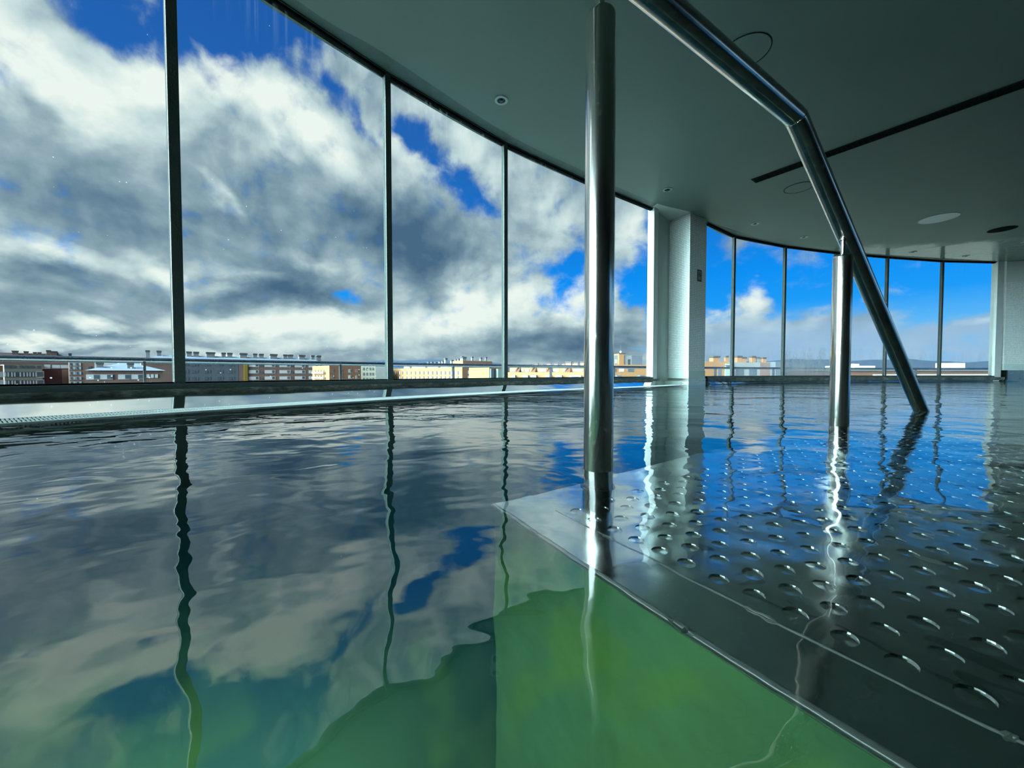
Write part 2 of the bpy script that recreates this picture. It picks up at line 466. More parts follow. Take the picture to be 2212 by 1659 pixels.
# ------------------------------------------------------------------ tiled column between the two window runs
CN = Vector((2.531, 5.52)); cang = radians(33)
def build_column():
    t = empty('tiled_column', (CN.x, CN.y, 0), cang)
    tag(t, 'pale green mosaic tiled column standing between the two runs of windows', 'column', kind='structure')
    # local x runs along the right-hand face, local y away from the room
    mb = MB(); mb.box(0, .41, 0, .36, .205, 2.405); mb.build('tile_cladding', M['tile'], t)
    mb = MB(); mb.box(.002, .408, .002, .36, 2.405, POCKET + .02); mb.build('plaster_top', M['plaster'], t)
    mb = MB(); mb.box(-.006, .416, -.006, .36, .09, .205); mb.build('baseboard', M['baseboard'], t, bevel=.003)
    mb = MB(); mb.box(-.010, .420, -.010, .36, -.35, .09); mb.build('metal_kerb', M['kerb_steel'], t)
    return t
build_column()
# niche wall behind the jamb
mb = MB(); a = Vector((2.03, 5.47)); b = Vector((2.345, 5.80)); mb.add([(a.x, a.y, -.3), (b.x, b.y, -.3), (b.x, b.y, 2.9), (a.x, a.y, 2.9)], [(3, 2, 1, 0)])
mb.add([(b.x, b.y, -.3), (2.95, 5.93, -.3), (2.95, 5.93, 2.9), (b.x, b.y, 2.9)], [(3, 2, 1, 0)])
o = mb.build('wall_niche', M['plaster'], merge=True); tag(o, kind='structure')
sm = o.modifiers.new('solid', 'SOLIDIFY'); sm.thickness = .04; sm.offset = 1
# strip of wall between the column and the first pane of the second run is hidden by the column itself

# no-smoking sign on the right-hand face of the column
def sign():
    t = empty('no_smoking_sign', (CN.x, CN.y, 0), cang)
    tag(t, 'small square black edged no smoking sign on the dark face of the tiled column', 'sign')
    cx, cz, w, hh = .235, 1.585, .052, .083
    mb = MB(); mb.box(cx - w, cx + w, -.006, -.0005, cz - hh, cz + hh); mb.build('sign_plate', plain('sign_black', S(10, 14, 14), .4), t, bevel=.001)
    mb = MB(); mb.box(cx - w + .018, cx + w - .018, -.0075, -.006, cz - hh + .018, cz + hh - .018); mb.build('sign_panel', plain('sign_grey_panel', S(120, 138, 130), .4), t)
    dk = plain('sign_dark_print', S(8, 12, 12), .5)
    mb = MB(); n = 28; zc = cz + .012
    for j in range(n):
        a0, a1 = 2 * pi * j / n, 2 * pi * (j + 1) / n
        mb.add([(cx + r * cos(q), -.0085, zc + r * sin(q)) for q in (a0, a1) for r in (.026, .034)], [(0, 1, 3, 2)])
    q = radians(45); p0 = (cx - .03 * cos(q), zc + .03 * sin(q)); p1 = (cx + .03 * cos(q), zc - .03 * sin(q)); e = .004
    mb.add([(p0[0] - e, -.0085, p0[1] - e), (p0[0] + e, -.0085, p0[1] + e), (p1[0] + e, -.0085, p1[1] + e), (p1[0] - e, -.0085, p1[1] - e)], [(0, 1, 2, 3)])
    mb.build('ring_and_slash', dk, t)
    mb = MB(); mb.box(cx - .020, cx + .016, -.0082, -.0075, zc - .009, zc - .001); mb.box(cx + .016, cx + .020, -.0082, -.0075, zc - .009, zc - .001); mb.build('cigarette', dk, t, merge=True)
    mb = MB(); mb.box(cx - .030, cx + .030, -.0082, -.0075, cz - hh + .024, cz - hh + .029); mb.build('caption_line', dk, t)
sign()

# ------------------------------------------------------------------ ceiling, walls, pool shell
poly = smooth_line(EDGE, 6) + [(10.12, 7.86), (13.0, 7.3), (13.0, -3.6)]
mb = MB(); mb.prism(poly, ZC, ZC + .06); tag(mb.build('ceiling', M['ceiling']), kind='structure')
# roof slab over everything, with an eave
mb = MB(); rp = [(-4.1, -3.9)] + offset(W1, -.12) + offset(N_, -.12)[1:] + [(13.3, 8.7), (13.3, -3.9)]
mb.prism(rp, POCKET, POCKET + .3); tag(mb.build('roof', M['plaster']), kind='structure')
def wall(name, a, b, z0, z1, mat, th=.15):
    a, b = Vector(a), Vector(b); d = b - a; ang = atan2(d.y, d.x)
    mb = MB(); mb.box(0, d.length, 0, th, z0, z1)
    o = mb.build(name, mat); o.location = (a.x, a.y, 0); o.rotation_euler = (0, 0, ang); tag(o, kind='structure'); return o
wall('wall_back', (13.0, -3.6), (-3.8, -3.6), -1.3, POCKET + .01, tile_mat('dark_wall_tile', .05, S(40, 52, 48), S(26, 34, 32)))
wall('wall_right', (13.0, 7.40), (13.0, -3.6), -1.3, .45, M['tile_big'])
wall('wall_right_lintel', (13.0, 7.40), (13.0, -3.6), 2.2, POCKET + .01, M['tile_big'])
for k in range(5): wall('wall_right_pier', (13.0, 7.40 - k * 2.6), (13.0, 6.95 - k * 2.6), .45, 2.2, M['tile_big'])
def far_wall():
    a, b = Vector((10.08, 7.90)), Vector((13.1, 7.30)); d = b - a
    t = empty('wall_front', (a.x, a.y, 0), atan2(d.y, d.x)); tag(t, kind='structure')
    L = d.length
    mb = MB(); mb.box(0, L, 0, .15, .35, 2.03); mb.build('tile_cladding', M['tile'], t)
    mb = MB(); mb.box(0, L, .002, .15, 2.03, POCKET + .01); mb.build('plaster_band', M['plaster'], t)
    mb = MB(); mb.box(0, L, -.012, .15, .225, .35); mb.build('baseboard', M['baseboard'], t)
    mb = MB(); mb.box(.05, L, -.03, .15, -1.3, .225); mb.build('metal_kerb', M['kerb_steel'], t)
    mb = MB(); mb.box(-.09, .05, -.005, .15, -1.3, .225); mb.build('corner_post', M['dark'], t)
far_wall()
# decks (also the pool's window-side walls)
D1 = offset(W1, .68)
D1[-1] = (2.26, 4.97)
inner1 = smooth_line(D1 + [(2.54, 5.50)], 5)
def deck(name, A, B, za, zb):
    n = len(A); q = lambda t: [(a[0] + (b[0] - a[0]) * t, a[1] + (b[1] - a[1]) * t) for a, b in zip(A, B)]
    rows = [(q(0), -1.3), (q(0), za), (q(.18), za - .002), (q(.66), zb), (q(1), zb), (q(1), -1.3)]
    mb = MB(); R = len(rows)
    for P, z in rows: mb.v += [(p[0], p[1], z) for p in P]
    for r in range(R - 1):
        for i in range(n - 1): mb.f.append((r * n + i, (r + 1) * n + i, (r + 1) * n + i + 1, r * n + i + 1))
    mb.f += [tuple(r * n for r in range(R)), tuple(r * n + n - 1 for r in range(R))[::-1]]
    o = mb.build(name, M['deck']); o.data.materials.append(M['pool_wall'])
    for k, pf in enumerate(o.data.polygons): pf.material_index = 1 if (R - 2) * (n - 1) <= k < (R - 1) * (n - 1) else 0
    return tag(o, kind='structure')
outer1 = smooth_line(offset(W1, .03) + [(2.62, 5.72)], 5)
deck('floor_deck', outer1, inner1, .058, -.004)
inner2 = smooth_line([(2.98, 5.74)] + offset(N_, .36)[1:-1] + [(9.85, 7.58), (10.05, 7.62)], 5)
outer2 = smooth_line(offset(N_, .03) + [(10.10, 7.90)], 5)
deck('floor_ledge', outer2, inner2[:len(outer2)], .045, .004)
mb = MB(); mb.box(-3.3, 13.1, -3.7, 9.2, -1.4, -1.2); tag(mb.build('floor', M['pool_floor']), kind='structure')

# overflow grate: one ladder-shaped strip let into the deck edge
def grate():
    A = smooth_line(offset(W1, .46)[1:-1] + [(2.14, 5.12)], 130); B = smooth_line(D1[1:], 130)
    n = min(len(A), len(B)); mb = MB(); q = lambda p, r, t: (p[0] + (r[0] - p[0]) * t, p[1] + (r[1] - p[1]) * t)
    cols = []
    for i in range(n - 1):
        for t0, t1 in ((0, .55), (.55, 1.0)):
            cols.append((q(A[i], A[i + 1], t0), q(B[i], B[i + 1], t0), t0 == 0))
    cols.append((A[n - 1], B[n - 1], True))
    rows = (.0, .09, .46, .54, .91, 1.0)
    for a, b, s in cols:
        for t in rows: mb.v.append((*q(a, b, t), .006))
    R = len(rows)
    for i in range(len(cols) - 1):
        for r in range(R - 1):
            if r in (0, 2, 4) or cols[i][2]:
                k = i * R + r; mb.f.append((k, k + R, k + R + 1, k + 1))
    o = mb.build('overflow_grate', M['grate'])
    s = o.modifiers.new('solid', 'SOLIDIFY'); s.thickness = .007; s.offset = -1
    tag(o, 'pale slatted overflow grate running along the pool edge below the left windows', 'grate')
grate()

# water: one closed body, its sides and bottom lie inside the pool shell
wl = offset(W1, .30)[:-1] + [(2.20, 5.22), (2.525, 5.508), (2.885, 5.742), (3.02, 5.78)] + offset(N_, .12)[1:-1] + [(9.86, 7.80), (10.06, 7.86), (12.997, 7.25), (12.997, -3.597)]
wl[0] = (wl[0][0], -3.597)
mb = MB(); mb.prism(wl, -1.3, 0.0)
tag(mb.build('pool_water', M['water']), 'calm clear teal pool water filling the hall', 'water', kind='stuff')

# ------------------------------------------------------------------ underwater steel platform
C0 = (-.031, .577); ua = atan2(-.8261, .5635)          # local x = along the near edge (u), local y = v
UL, VL, PZ = 1.45, 2.7, -.10
def platform():
    t = empty('underwater_platform', (C0[0], C0[1], 0), ua)
    tag(t, 'submerged stainless steel platform with a perforated tread just below the surface', 'platform')
    # border: L-shaped plain plate around the perforated tread
    mb = MB(); zt = PZ
    mb.obox((0, .004, zt - .006), (UL, 0, 0), (0, .0715, 0), (0, 0, .006))
    mb.obox((0.004, .0755, zt - .006), (.0685, 0, 0), (0, VL - .0755, 0), (0, 0, .006))
    mb.build('plain_border', M['plate'], t)
    # perforated tread, dimpled holes in staggered rows
    mb = MB(); pu, pv, rh, dp = .0338, .0345, .0095, .0028
    u0, v0 = .0725, .0755
    nr = int((VL - v0) / pv); ncl = int((UL - u0) / pu)
    nseg = 24
    for r in range(nr):
        sh = 0.0 if r % 2 == 0 else .5
        va, vb = v0 + r * pv, v0 + (r + 1) * pv; vc = (va + vb) / 2
        us = [u0] if sh else []
        for k in range(ncl):
            ca = u0 + (k + sh) * pu; cb = ca + pu; cu = (ca + cb) / 2
            far_off = (r > 44 or k > 32)
            if far_off:
                mb.add([(ca, va, zt), (cb, va, zt), (cb, vb, zt), (ca, vb, zt)], [(0, 1, 2, 3)]); continue
            ns = nseg if r < 22 else 12
            ring, low, sq = [], [], []
            for j in range(ns):
                a = 2 * pi * (j + .5) / ns; c_, s_ = cos(a), sin(a)
                m_ = max(abs(c_), abs(s_)); sq.append((cu + c_ / m_ * pu / 2, vc + s_ / m_ * pv / 2, zt))
                ring.append((cu + rh * c_, vc + rh * s_, zt)); low.append((cu + rh * c_, vc + rh * s_, zt - dp))
            fs = []
            for j in range(ns):
                k2 = (j + 1) % ns
                fs += [(j, k2, ns + k2, ns + j), (ns + j, ns + k2, 2 * ns + k2, 2 * ns + j)]
            fs += [(2 * ns + j, 2 * ns + (j + 1) % ns, 3 * ns) for j in range(ns)]
            # corner fill
            vs = sq + ring + low + [(cu, vc, zt - dp - .0002)]
            for j in range(ns):
                k2 = (j + 1) % ns; p, q_ = sq[j], sq[k2]
                if abs(p[0] - q_[0]) > 1e-6 and abs(p[1] - q_[1]) > 1e-6:
                    cx = p[0] if abs(abs(p[0] - cu) - pu / 2) < 1e-6 else q_[0]
                    cy = p[1] if abs(abs(p[1] - vc) - pv / 2) < 1e-6 else q_[1]
                    vs.append((cx, cy, zt)); fs.append((j, len(vs) - 1, k2))
            mb.add(vs, fs)
        if sh: mb.add([(u0, va, zt), (u0 + .5 * pu, va, zt), (u0 + .5 * pu, vb, zt), (u0, vb, zt)], [(0, 1, 2, 3)])
    tr = mb.build('perforated_tread', M['plate'], t, merge=True)
    # side panels down to the pool floor
    mb = MB(); mb.obox((.003, .003, -1.2), (UL, 0, 0), (0, .004, 0), (0, 0, 1.2 + PZ - .004)); mb.build('side_panel', M['plate'], t)
    mb = MB(); mb.obox((.003, .008, -1.2), (.004, 0, 0), (0, VL, 0), (0, 0, 1.2 + PZ - .004)); mb.build('side_panel', M['plate'], t)
    # rounded front edge and the weld seams
    mb = MB(); mb.tube([(0, .004, zt - .004), (UL, .004, zt - .004)], .0048, 14); mb.build('rounded_edge', M['edge'], t, smooth=True)
    mb = MB(); mb.tube([(.004, 0, zt - .004), (.004, VL, zt - .004)], .0030, 10); mb.build('rounded_edge', M['plate'], t, smooth=True)
    def bead(name, p0, p1, r, lump=0.0):
        n = max(6, int((Vector(p1) - Vector(p0)).length / .004)); pts, rs = [], []
        for i in range(n + 1):
            f = i / n; pts.append(tuple(a + (b - a) * f + (random.uniform(-1, 1) * lump * .4 if 0 < i < n else 0) for a, b in zip(p0, p1)))
            rs.append(r * (1 + random.uniform(-.35, .45) * (1 if lump else .12)) * (min(1, 4 * f + .2, 4 * (1 - f) + .2) if lump else 1))
        m = MB(); m.tube(pts, rs, 16); m.build(name, M['edge'], t, smooth=True)
    bead('seam_bead', (.069, .0695, zt), (UL, .0695, zt), .0014)
    for ua_, ub_ in ((.091, .110), (.293, .323)): bead('weld', (ua_, .003, zt + .001), (ub_, .003, zt - .001), .0036, .002)
    for ua_, ub_ in ((.156, .178), (.328, .356), (.473, .480)): bead('weld', (ua_, .0695, zt + .001), (ub_, .0695, zt + .0005), .0026, .002)
platform()

# ------------------------------------------------------------------ handrail
def handrail():
    P1, P2 = Vector((.1492, .6622)), Vector((1.0284, 1.2063))
    d = (P2 - P1); L = d.length; d.normalize()
    t = empty('pool_handrail', (P1.x, P1.y, PZ), atan2(d.y, d.x))
    tag(t, 'brushed stainless steel handrail on two thick posts sloping down into the pool water', 'handrail')
    z = lambda q: q - PZ
    for s, top in ((0, .768), (L, .534)):
        prof = [(.0245, z(PZ)), (.025, z(PZ) + .001), (.025, z(top) - .010), (.0243, z(top) - .0055), (.0225, z(top) - .002), (.0195, z(top) - .0003), (.012, z(top))]
        mb = MB(); mb.lathe((s, 0, 0), prof, 64); p = mb.build('post', M['post'], t, smooth=True)
        mb = MB(); mb.tube([(s + .0275 * cos(a), .0275 * sin(a), .0015) for a in [2 * pi * k / 48 for k in range(49)]], .0022, 8, caps=False); mb.build('base_weld', M['weld'], p, smooth=True)
    sl = (.84 - 0) / (1.927 - .703)
    rail_z = lambda s: .864 + (.1017 - s) * .04 if s <= .703 else .84 - (s - .703) * sl
    for s, top in ((0, .768), (L, .534)):
        zr = rail_z(s) - .026
        mb = MB(); mb.tube([(s, 0, z(top) - .001), (s, 0, z(zr) + .006)], .0062, 20); c = mb.build('connector_pin', M['post'], t, smooth=True)
        mb = MB(); mb.lathe((s, 0, z(zr) - (.000 if s == 0 else .010)), [(.0075, 0), (.0105, .0015), (.0105, .0045), (.0075, .006)], 24); mb.build('pin_collar', M['post'], c, smooth=True)
    pts = [(-.30, .872)]
    pts += [(.1017, .864), (.55, .8462), (.67, .8414), (.694, .8402), (.712, .8335), (.735, .8195)]
    pts += [(.80, .84 - .097 * sl), (1.3, .84 - .597 * sl), (1.927, 0.0), (2.055, -.088)]
    path = [(s, 0, z(h)) for s, h in pts]
    mb = MB(); mb.tube(path, .025, 64); mb.build('rail', M['rail'], t, smooth=True)
    mb = MB(); mb.tube([(.703 + .0255 * (cos(a) * .52), .0255 * sin(a), z(.8375) + .0255 * cos(a) * .86) for a in [2 * pi * k / 40 for k in range(41)]], .0010, 6, caps=False)
    mb.build('joint_weld', M['weld'], t, smooth=True)
    mb = MB(); e = (2.055, 0, z(-.0885)); mb.lathe((e[0], 0, 0.0005), [(.034, 0), (.036, .001), (.034, .003)], 32); mb.build('base_plate', M['post'], t, smooth=True)
handrail()

# ------------------------------------------------------------------ things in the ceiling
def downlight(xy, label, r=.055):
    t = empty('ceiling_downlight', (xy[0], xy[1], ZC)); tag(t, label, 'ceiling light', 'small recessed downlights along the window side')
    mb = MB(); mb.lathe((0, 0, 0), [(r, -.001), (r, -.006), (r * .9, -.009), (r * .62, -.007), (r * .58, -.001)], 32, closed=True); mb.build('trim_ring', M['lamp_ring'], t, smooth=True)
    mb = MB(); mb.lathe((0, 0, 0), [(r * .60, -.0035), (r * .3, -.0030), (.0005, -.0030)], 32); mb.build('lamp_face', M['lamp_glass'], t, smooth=True)
    mb = MB(); mb.lathe((0, 0, 0), [(r * .26, -.0032), (r * .26, -.010), (r * .2, -.012), (.0005, -.012)], 20); mb.build('bulb', M['lamp_glass'], t, smooth=True)
for xy, lab in (((-0.089, 3.255), 'round recessed downlight nearest the camera, left of the thick post'),
                ((1.919, 4.811), 'recessed downlight in front of the tiled column top'),
                ((3.684, 5.896), 'recessed downlight just right of the tiled column by the far windows'),
                ((4.858, 6.462), 'recessed downlight by the third far window, left of the sloping rail'),
                ((7.500, 7.264), 'recessed downlight above the far window just right of the sloping rail'),
                ((8.773, 7.500), 'recessed downlight above the last but one far window at the right')):
    downlight(xy, lab)
def disc(name, xy, r, label, cat, fill, ring=.012):
    t = empty(name, (xy[0], xy[1], ZC)); tag(t, label, cat)
    mb = MB(); mb.lathe((0, 0, 0), [(r, -.001), (r, -.0035), (r - ring, -.0035), (r - ring, -.001)], 56, closed=True); mb.build('ring', M['slat'] if fill != 'pale' else M['lamp_ring'], t, smooth=True)
    mat = {'ceil': M['ceiling'], 'pale': M['light_disc'], 'dark': M['dark']}[fill]
    mb = MB(); mb.lathe((0, 0, 0), [(r - ring, -.002), (r * .5, -.0022), (0.001, -0.002)], 56); mb.build('cover', mat, t, smooth=True)
disc('ceiling_hatch', (1.641, 2.783), .165, 'large round hatch outlined in the ceiling behind the upper rail', 'hatch', 'ceil', .006)
disc('ceiling_hatch', (3.500, 4.764), .15, 'faint round hatch in the ceiling near the end of the black slot', 'hatch', 'ceil', .006)
disc('ceiling_speaker', (6.245, 5.698), .21, 'pale round flush speaker cover in the ceiling right of the sloping rail', 'speaker', 'pale', .008)
disc('ceiling_vent', (7.716, 6.122), .155, 'dark round air vent in the ceiling at the far right', 'vent', 'dark', .010)
def slot():
    a, b = Vector((2.858, 4.585)), Vector((4.72, 2.13)); d = b - a; L = d.length
    t = empty('slot_diffuser', (a.x, a.y, ZC), atan2(d.y, d.x)); tag(t, 'long narrow black slot air diffuser crossing the ceiling on the right', 'air diffuser')
    w = .055
    mb = MB(); mb.box(0, L, -w, w, -.0025, -.0005); mb.build('recess', M['dark'], t)
    mb = MB(); mb.box(-.01, L, w, w + .012, -.006, -.0005); mb.box(-.01, L, -w - .012, -w, -.006, -.0005); mb.box(-.02, -.0, -w - .012, w + .012, -.006, -.0005); mb.build('frame', M['slat'], t)
    for k in range(72):
        x = .02 + k * (L - .03) / 72
        m = MB(); m.box(x, x + .004, -w, w, -.005, -.0024); m.build('slat', M['slat'], t)
slot()

# ------------------------------------------------------------------ balcony outside
BAL = [(-5.2, .0), (-4.3, 1.5), (-2.95, 3.09), (-1.84, 4.12), (-.765, 5.00), (.46, 5.86), (1.75, 6.62), (3.75, 7.55), (5.6, 8.25), (7.5, 8.80), (9.6, 9.15), (11.5, 9.25)]
strip('floor_terrace', W1[:-1] + [(2.3, 5.62), (2.96, 5.909)] + N_[1:], -1.25, -.14, -.95, -.80, plain('terrace_concrete', S(205, 205, 196), .8, 0, .1), 0)
def balcony():
    t = empty('balcony_railing', (0, 0, -.8)); tag(t, 'grey metal balcony railing curving along outside the windows', 'railing')
    zr = 1.068
    L = smooth_line([(x, y, zr) for x, y in BAL], 6)
    mb = MB(); mb.tube(L, .023, 12); mb.build('top_rail', M['rail_out'], t, smooth=True)
    post = None
    pts = [(-4.3, 1.5), (-2.95, 3.09), (-1.84, 4.12), (-.765, 5.0), (.60, 5.95), (1.75, 6.62), (4.05, 7.67), (5.6, 8.25), (7.5, 8.80), (9.6, 9.15)]
    for i, (x, y) in enumerate(pts):
        a = pts[max(i - 1, 0)]; b = pts[min(i + 1, len(pts) - 1)]; ang = atan2(b[1] - a[1], b[0] - a[0])
        if post is None:
            m = MB(); m.box(-.008, .008, -.022, .022, 0, zr - .01); post = m.build('baluster', M['rail_out'], t); o = post
        else:
            o = post.copy(); COL.objects.link(o); o.parent = t
        o.location = (x, y, 0); o.rotation_euler = (0, 0, ang)
balcony()

# unseen slab added left of the view to keep direct sun out
mb = MB(); mb.prism([(-3.3, .25), (-6.2, .9), (-7.6, -8.5), (-3.3, -8.5)], POCKET + .02, POCKET + .28); tag(mb.build('unseen_sun_shield', M['plaster']), kind='structure')
# ------------------------------------------------------------------ city
GZ = -17.0
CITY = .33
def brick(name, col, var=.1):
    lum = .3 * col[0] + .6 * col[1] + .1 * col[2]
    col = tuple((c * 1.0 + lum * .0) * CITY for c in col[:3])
    m, nt, out = new_mat(name); g = G(nt)
    tc = g.n('TexCoord').outputs['Object']
    nz = g.noise(tc, .35, 5, .6).outputs[0]; n2 = g.noise(tc, 3.0, 3).outputs[0]
    k = g.math('ADD', g.math('MULTIPLY', nz, .6), g.math('MULTIPLY', n2, .4))
    c = g.ramp(k, [(.35, tuple(x * (1 - var) for x in col[:3])), (.65, tuple(min(1, x * (1 + var)) for x in col[:3]))])
    p = g.n('BsdfPrincipled', {'Base Color': c, 'Roughness': .85, 'Specular IOR Level': .2}); g.link(p.outputs[0], out.inputs[0]); return m
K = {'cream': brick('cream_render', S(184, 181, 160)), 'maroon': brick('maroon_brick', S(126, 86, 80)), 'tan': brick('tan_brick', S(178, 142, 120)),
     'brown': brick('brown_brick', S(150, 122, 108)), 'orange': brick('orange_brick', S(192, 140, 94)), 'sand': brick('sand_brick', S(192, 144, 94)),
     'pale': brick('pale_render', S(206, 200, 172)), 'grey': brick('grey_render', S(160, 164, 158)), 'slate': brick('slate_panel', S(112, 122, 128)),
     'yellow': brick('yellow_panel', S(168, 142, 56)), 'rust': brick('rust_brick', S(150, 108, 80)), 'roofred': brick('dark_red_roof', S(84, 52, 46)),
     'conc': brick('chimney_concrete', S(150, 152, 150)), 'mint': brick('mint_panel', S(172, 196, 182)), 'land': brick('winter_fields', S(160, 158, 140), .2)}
K['zinc'] = plain('zinc_roof', S(120, 132, 142), .45, .3, .06, .4)
K['glass'] = plain('far_window_glass', S(58, 66, 72), .15, 0, .2, .6)
K['shut'] = plain('far_window_shutter', S(150, 150, 146), .6, 0, .05, .6)
K['dark'] = plain('far_dark', S(44, 42, 42), .7, 0, .1, .6)

class Bld:
    def __init__(s, label, pxa, Ya, pxb, Yb, depth, top, wallm, name='apartment_building', rows=None):
        s.a, s.b = Vector(far(pxa, Ya)), Vector(far(pxb, Yb)); s.d = s.b - s.a; s.L = s.d.length; s.d.normalize()
        s.depth, s.top = depth, top
        s.t = empty(name, (s.a.x, s.a.y, GZ), atan2(s.d.y, s.d.x)); tag(s.t, label, 'building', 'city buildings beyond the railing')
        mb = MB(); mb.box(0, s.L, 0, depth, 0, top - GZ); s.w = mb.build('walls', wallm, s.t)
        s.proto = {}
    # local frame: x along the facade, y into the building, z above GZ
    def box(s, name, x0, x1, y0, y1, z0, z1, mat, par=None):
        mb = MB(); mb.box(x0, x1, y0, y1, z0 - GZ, z1 - GZ); return mb.build(name, mat, par or s.t)
    def windows(s, xs, zs, w, h, mat, pane=None, y=-.06, name='window', side=None):
        key = (name, w, h, side)
        for zc in zs:
            for xc in xs:
                if key not in s.proto:
                    m = MB()
                    if side is None: m.box(-w / 2, w / 2, -.12, .06, -h / 2, h / 2)
                    else: m.box(-.06, .12, -w / 2, w / 2, -h / 2, h / 2)
                    o = m.build(name, mat, s.t); s.proto[key] = o
                    ch = None
                    if pane:
                        m = MB()
                        if side is None: m.box(-w * .5 + w * pane[1], -w * .5 + w * pane[2], -.18, -.11, -h * .5 + h * pane[3], h * .42)
                        else: m.box(.11, .18, -w * .5 + w * pane[1], -w * .5 + w * pane[2], -h * .5 + h * pane[3], h * .42)
                        ch = m.build('pane', pane[0], o)
                    s.proto[key] = (o, ch)
                else:
                    po, pc = s.proto[key]
                    o = po.copy(); COL.objects.link(o); o.parent = s.t
                    if pc:
                        c = pc.copy(); COL.objects.link(c); c.parent = o
                if side is None: o.location = (xc, 0, zc - GZ)
                else: o.location = (s.L, xc, zc - GZ)
    def chimney(s, x, y, w, h, mat, cap, zb=None, cw=None):
        zb = s.top if zb is None else zb
        c = s.box('chimney', x - w / 2, x + w / 2, y - w * .35, y + w * .35, zb - .3, zb + h, mat)
        k = w * .08
        s.box('chimney_cap', x - w / 2 - k, x + w / 2 + k, y - w * .35 - k, y + w * .35 + k, zb + h * .74, zb + h * 1.02, cap, c)
    def hip(s, z0, z1, inset, mat, over=.4, ridge=.5):
        L, D = s.L, s.depth; a, b = z0 - GZ, z1 - GZ
        vs = [(-over, -over, a), (L + over, -over, a), (L + over, D + over, a), (-over, D + over, a), (inset, D * ridge, b), (L - inset, D * ridge, b)]
        mb = MB(); mb.add(vs, [(0, 1, 5, 4), (1, 2, 5), (2, 3, 4, 5), (3, 0, 4), (3, 2, 1, 0)]); return mb.build('roof', mat, s.t)
    def u(s, px):
        """distance along the facade that lies on the bearing of this column of the view"""
        k = (px - 1106) / FOC
        return (s.a.x - k * s.a.y) / (k * s.d.y - s.d.x)
    def us(s, px):
        """the same along the right-hand end wall, measured back from the facade"""
        k = (px - 1106) / FOC
        return (s.b.x - k * s.b.y) / (k * s.d.x + s.d.y)
    def yof(s, px):
        return s.a.y + s.d.y * s.u(px)
def lin(a, b, n): return [a + (b - a) * (i + .5) / n for i in range(n)]

# 1 far dark-roofed row at the left edge
b = Bld('distant block with a dark red roof crowded with chimneys, at the left edge', -90, 165, 152, 190, 14, zat(772, 165), K['brown'])
b.hip(zat(772, 165), zat(758, 165), 3, K['roofred'])
for px, w, h in ((35, 1.8, 1.7), (59, 1.4, 1.6), (78, 1.1, 1.3), (88, 1.2, 1.3), (108, 1.4, 2.4), (119, 2.2, 2.0), (126, 1.0, 1.4)): b.chimney(b.u(px), 5, w, h, K['brown'], K['dark'], zat(762, 165))
b.chimney(b.u(154), 3, 1.0, 2.9, K['maroon'], K['dark'], zat(771, 165))
# 2 cream block with orange neighbour
b = Bld('narrow orange brick house cut by the left edge of the view', -40, 98, 7.5, 101, 4, zat(789, 99), K['orange'])
b.windows([b.u(-12), b.u(2)], [zat(809, 99), zat(827, 99)], .9, 1.5, K['shut'])
b = Bld('cream rendered apartment block with two rows of tall windows behind the left rail', 9.8, 110, 92, 116, 6, zat(788, 112), K['cream'])
for px in (14, 20, 28, 34, 46, 54, 61, 67, 74, 80): 
    b.windows([b.u(px)], [zat(809, b.yof(px)), zat(827, b.yof(px))], .75, 1.5, K['glass'], (K['shut'], .1, .45, .1))
b.windows([b.u(p) for p in (13, 20, 30, 46, 58, 70, 84)], [zat(792.5, 112)], .55, .8, K['glass'])
b.windows([b.u(p) for p in (87,)], [zat(809, 115), zat(827, 115)], 1.5, 1.9, K['shut'], (K['slate'], .1, .9, .15))
# 3 maroon + glass topped
b = Bld('maroon brick building with a glazed top storey beside the cream block', 92.4, 118, 149, 122, 7, zat(797, 118), K['maroon'])
b.box('pale_strip', b.u(134), b.L, -.15, .5, GZ + 1, zat(798, 119), K['tan'])
b.box('top_storey', b.u(108), b.u(148), .6, 6.5, zat(797, 118), zat(779, 118), K['brown'])
b.windows([b.u(p) for p in (122, 140)], [zat(792, 119)], 2.0, 1.3, K['glass'], (K['shut'], .1, .9, .1))
b.windows([b.u(103)], [zat(792, 119)], 1.2, 1.2, K['shut'])
# 4 tan tower
b = Bld('tall plain tan brick building between the maroon one and the low house', 149.6, 116, 205, 120, 7, zat(780, 118), K['tan'])
b.windows([b.u(p) for p in (157, 170)], [zat(z, 118) for z in (787, 795, 806, 817, 827)], 1.1, .9, K['shut'], (K['glass'], .1, .5, .1))
b.windows([b.u(p) for p in (195,)], [zat(796, 120)], .6, 1.3, K['glass'])
# 5 low brick house, zinc hip roof
b = Bld('low brown brick house with a pale grey zinc hip roof and white windows', 191, 78, 352, 86, 11, zat(800.5, 84), K['brown'], 'house')
b.hip(zat(800.5, 84), zat(784, 84), 4.5, K['zinc'], .5)
for px, y0 in ((216, 2.0), (283, 1.5)): b.chimney(b.u(px), y0, 1.0, 1.4, K['conc'], K['dark'], zat(798, 84))
b.windows([b.u(p) for p in (201, 230, 269, 297)], [zat(814, 82)], 1.9, 1.05, K['shut'], (K['glass'], .55, .95, .1))
b.windows([b.u(p) for p in (312, 320, 329, 338)], [zat(812, 89)], .5, .8, K['shut'])
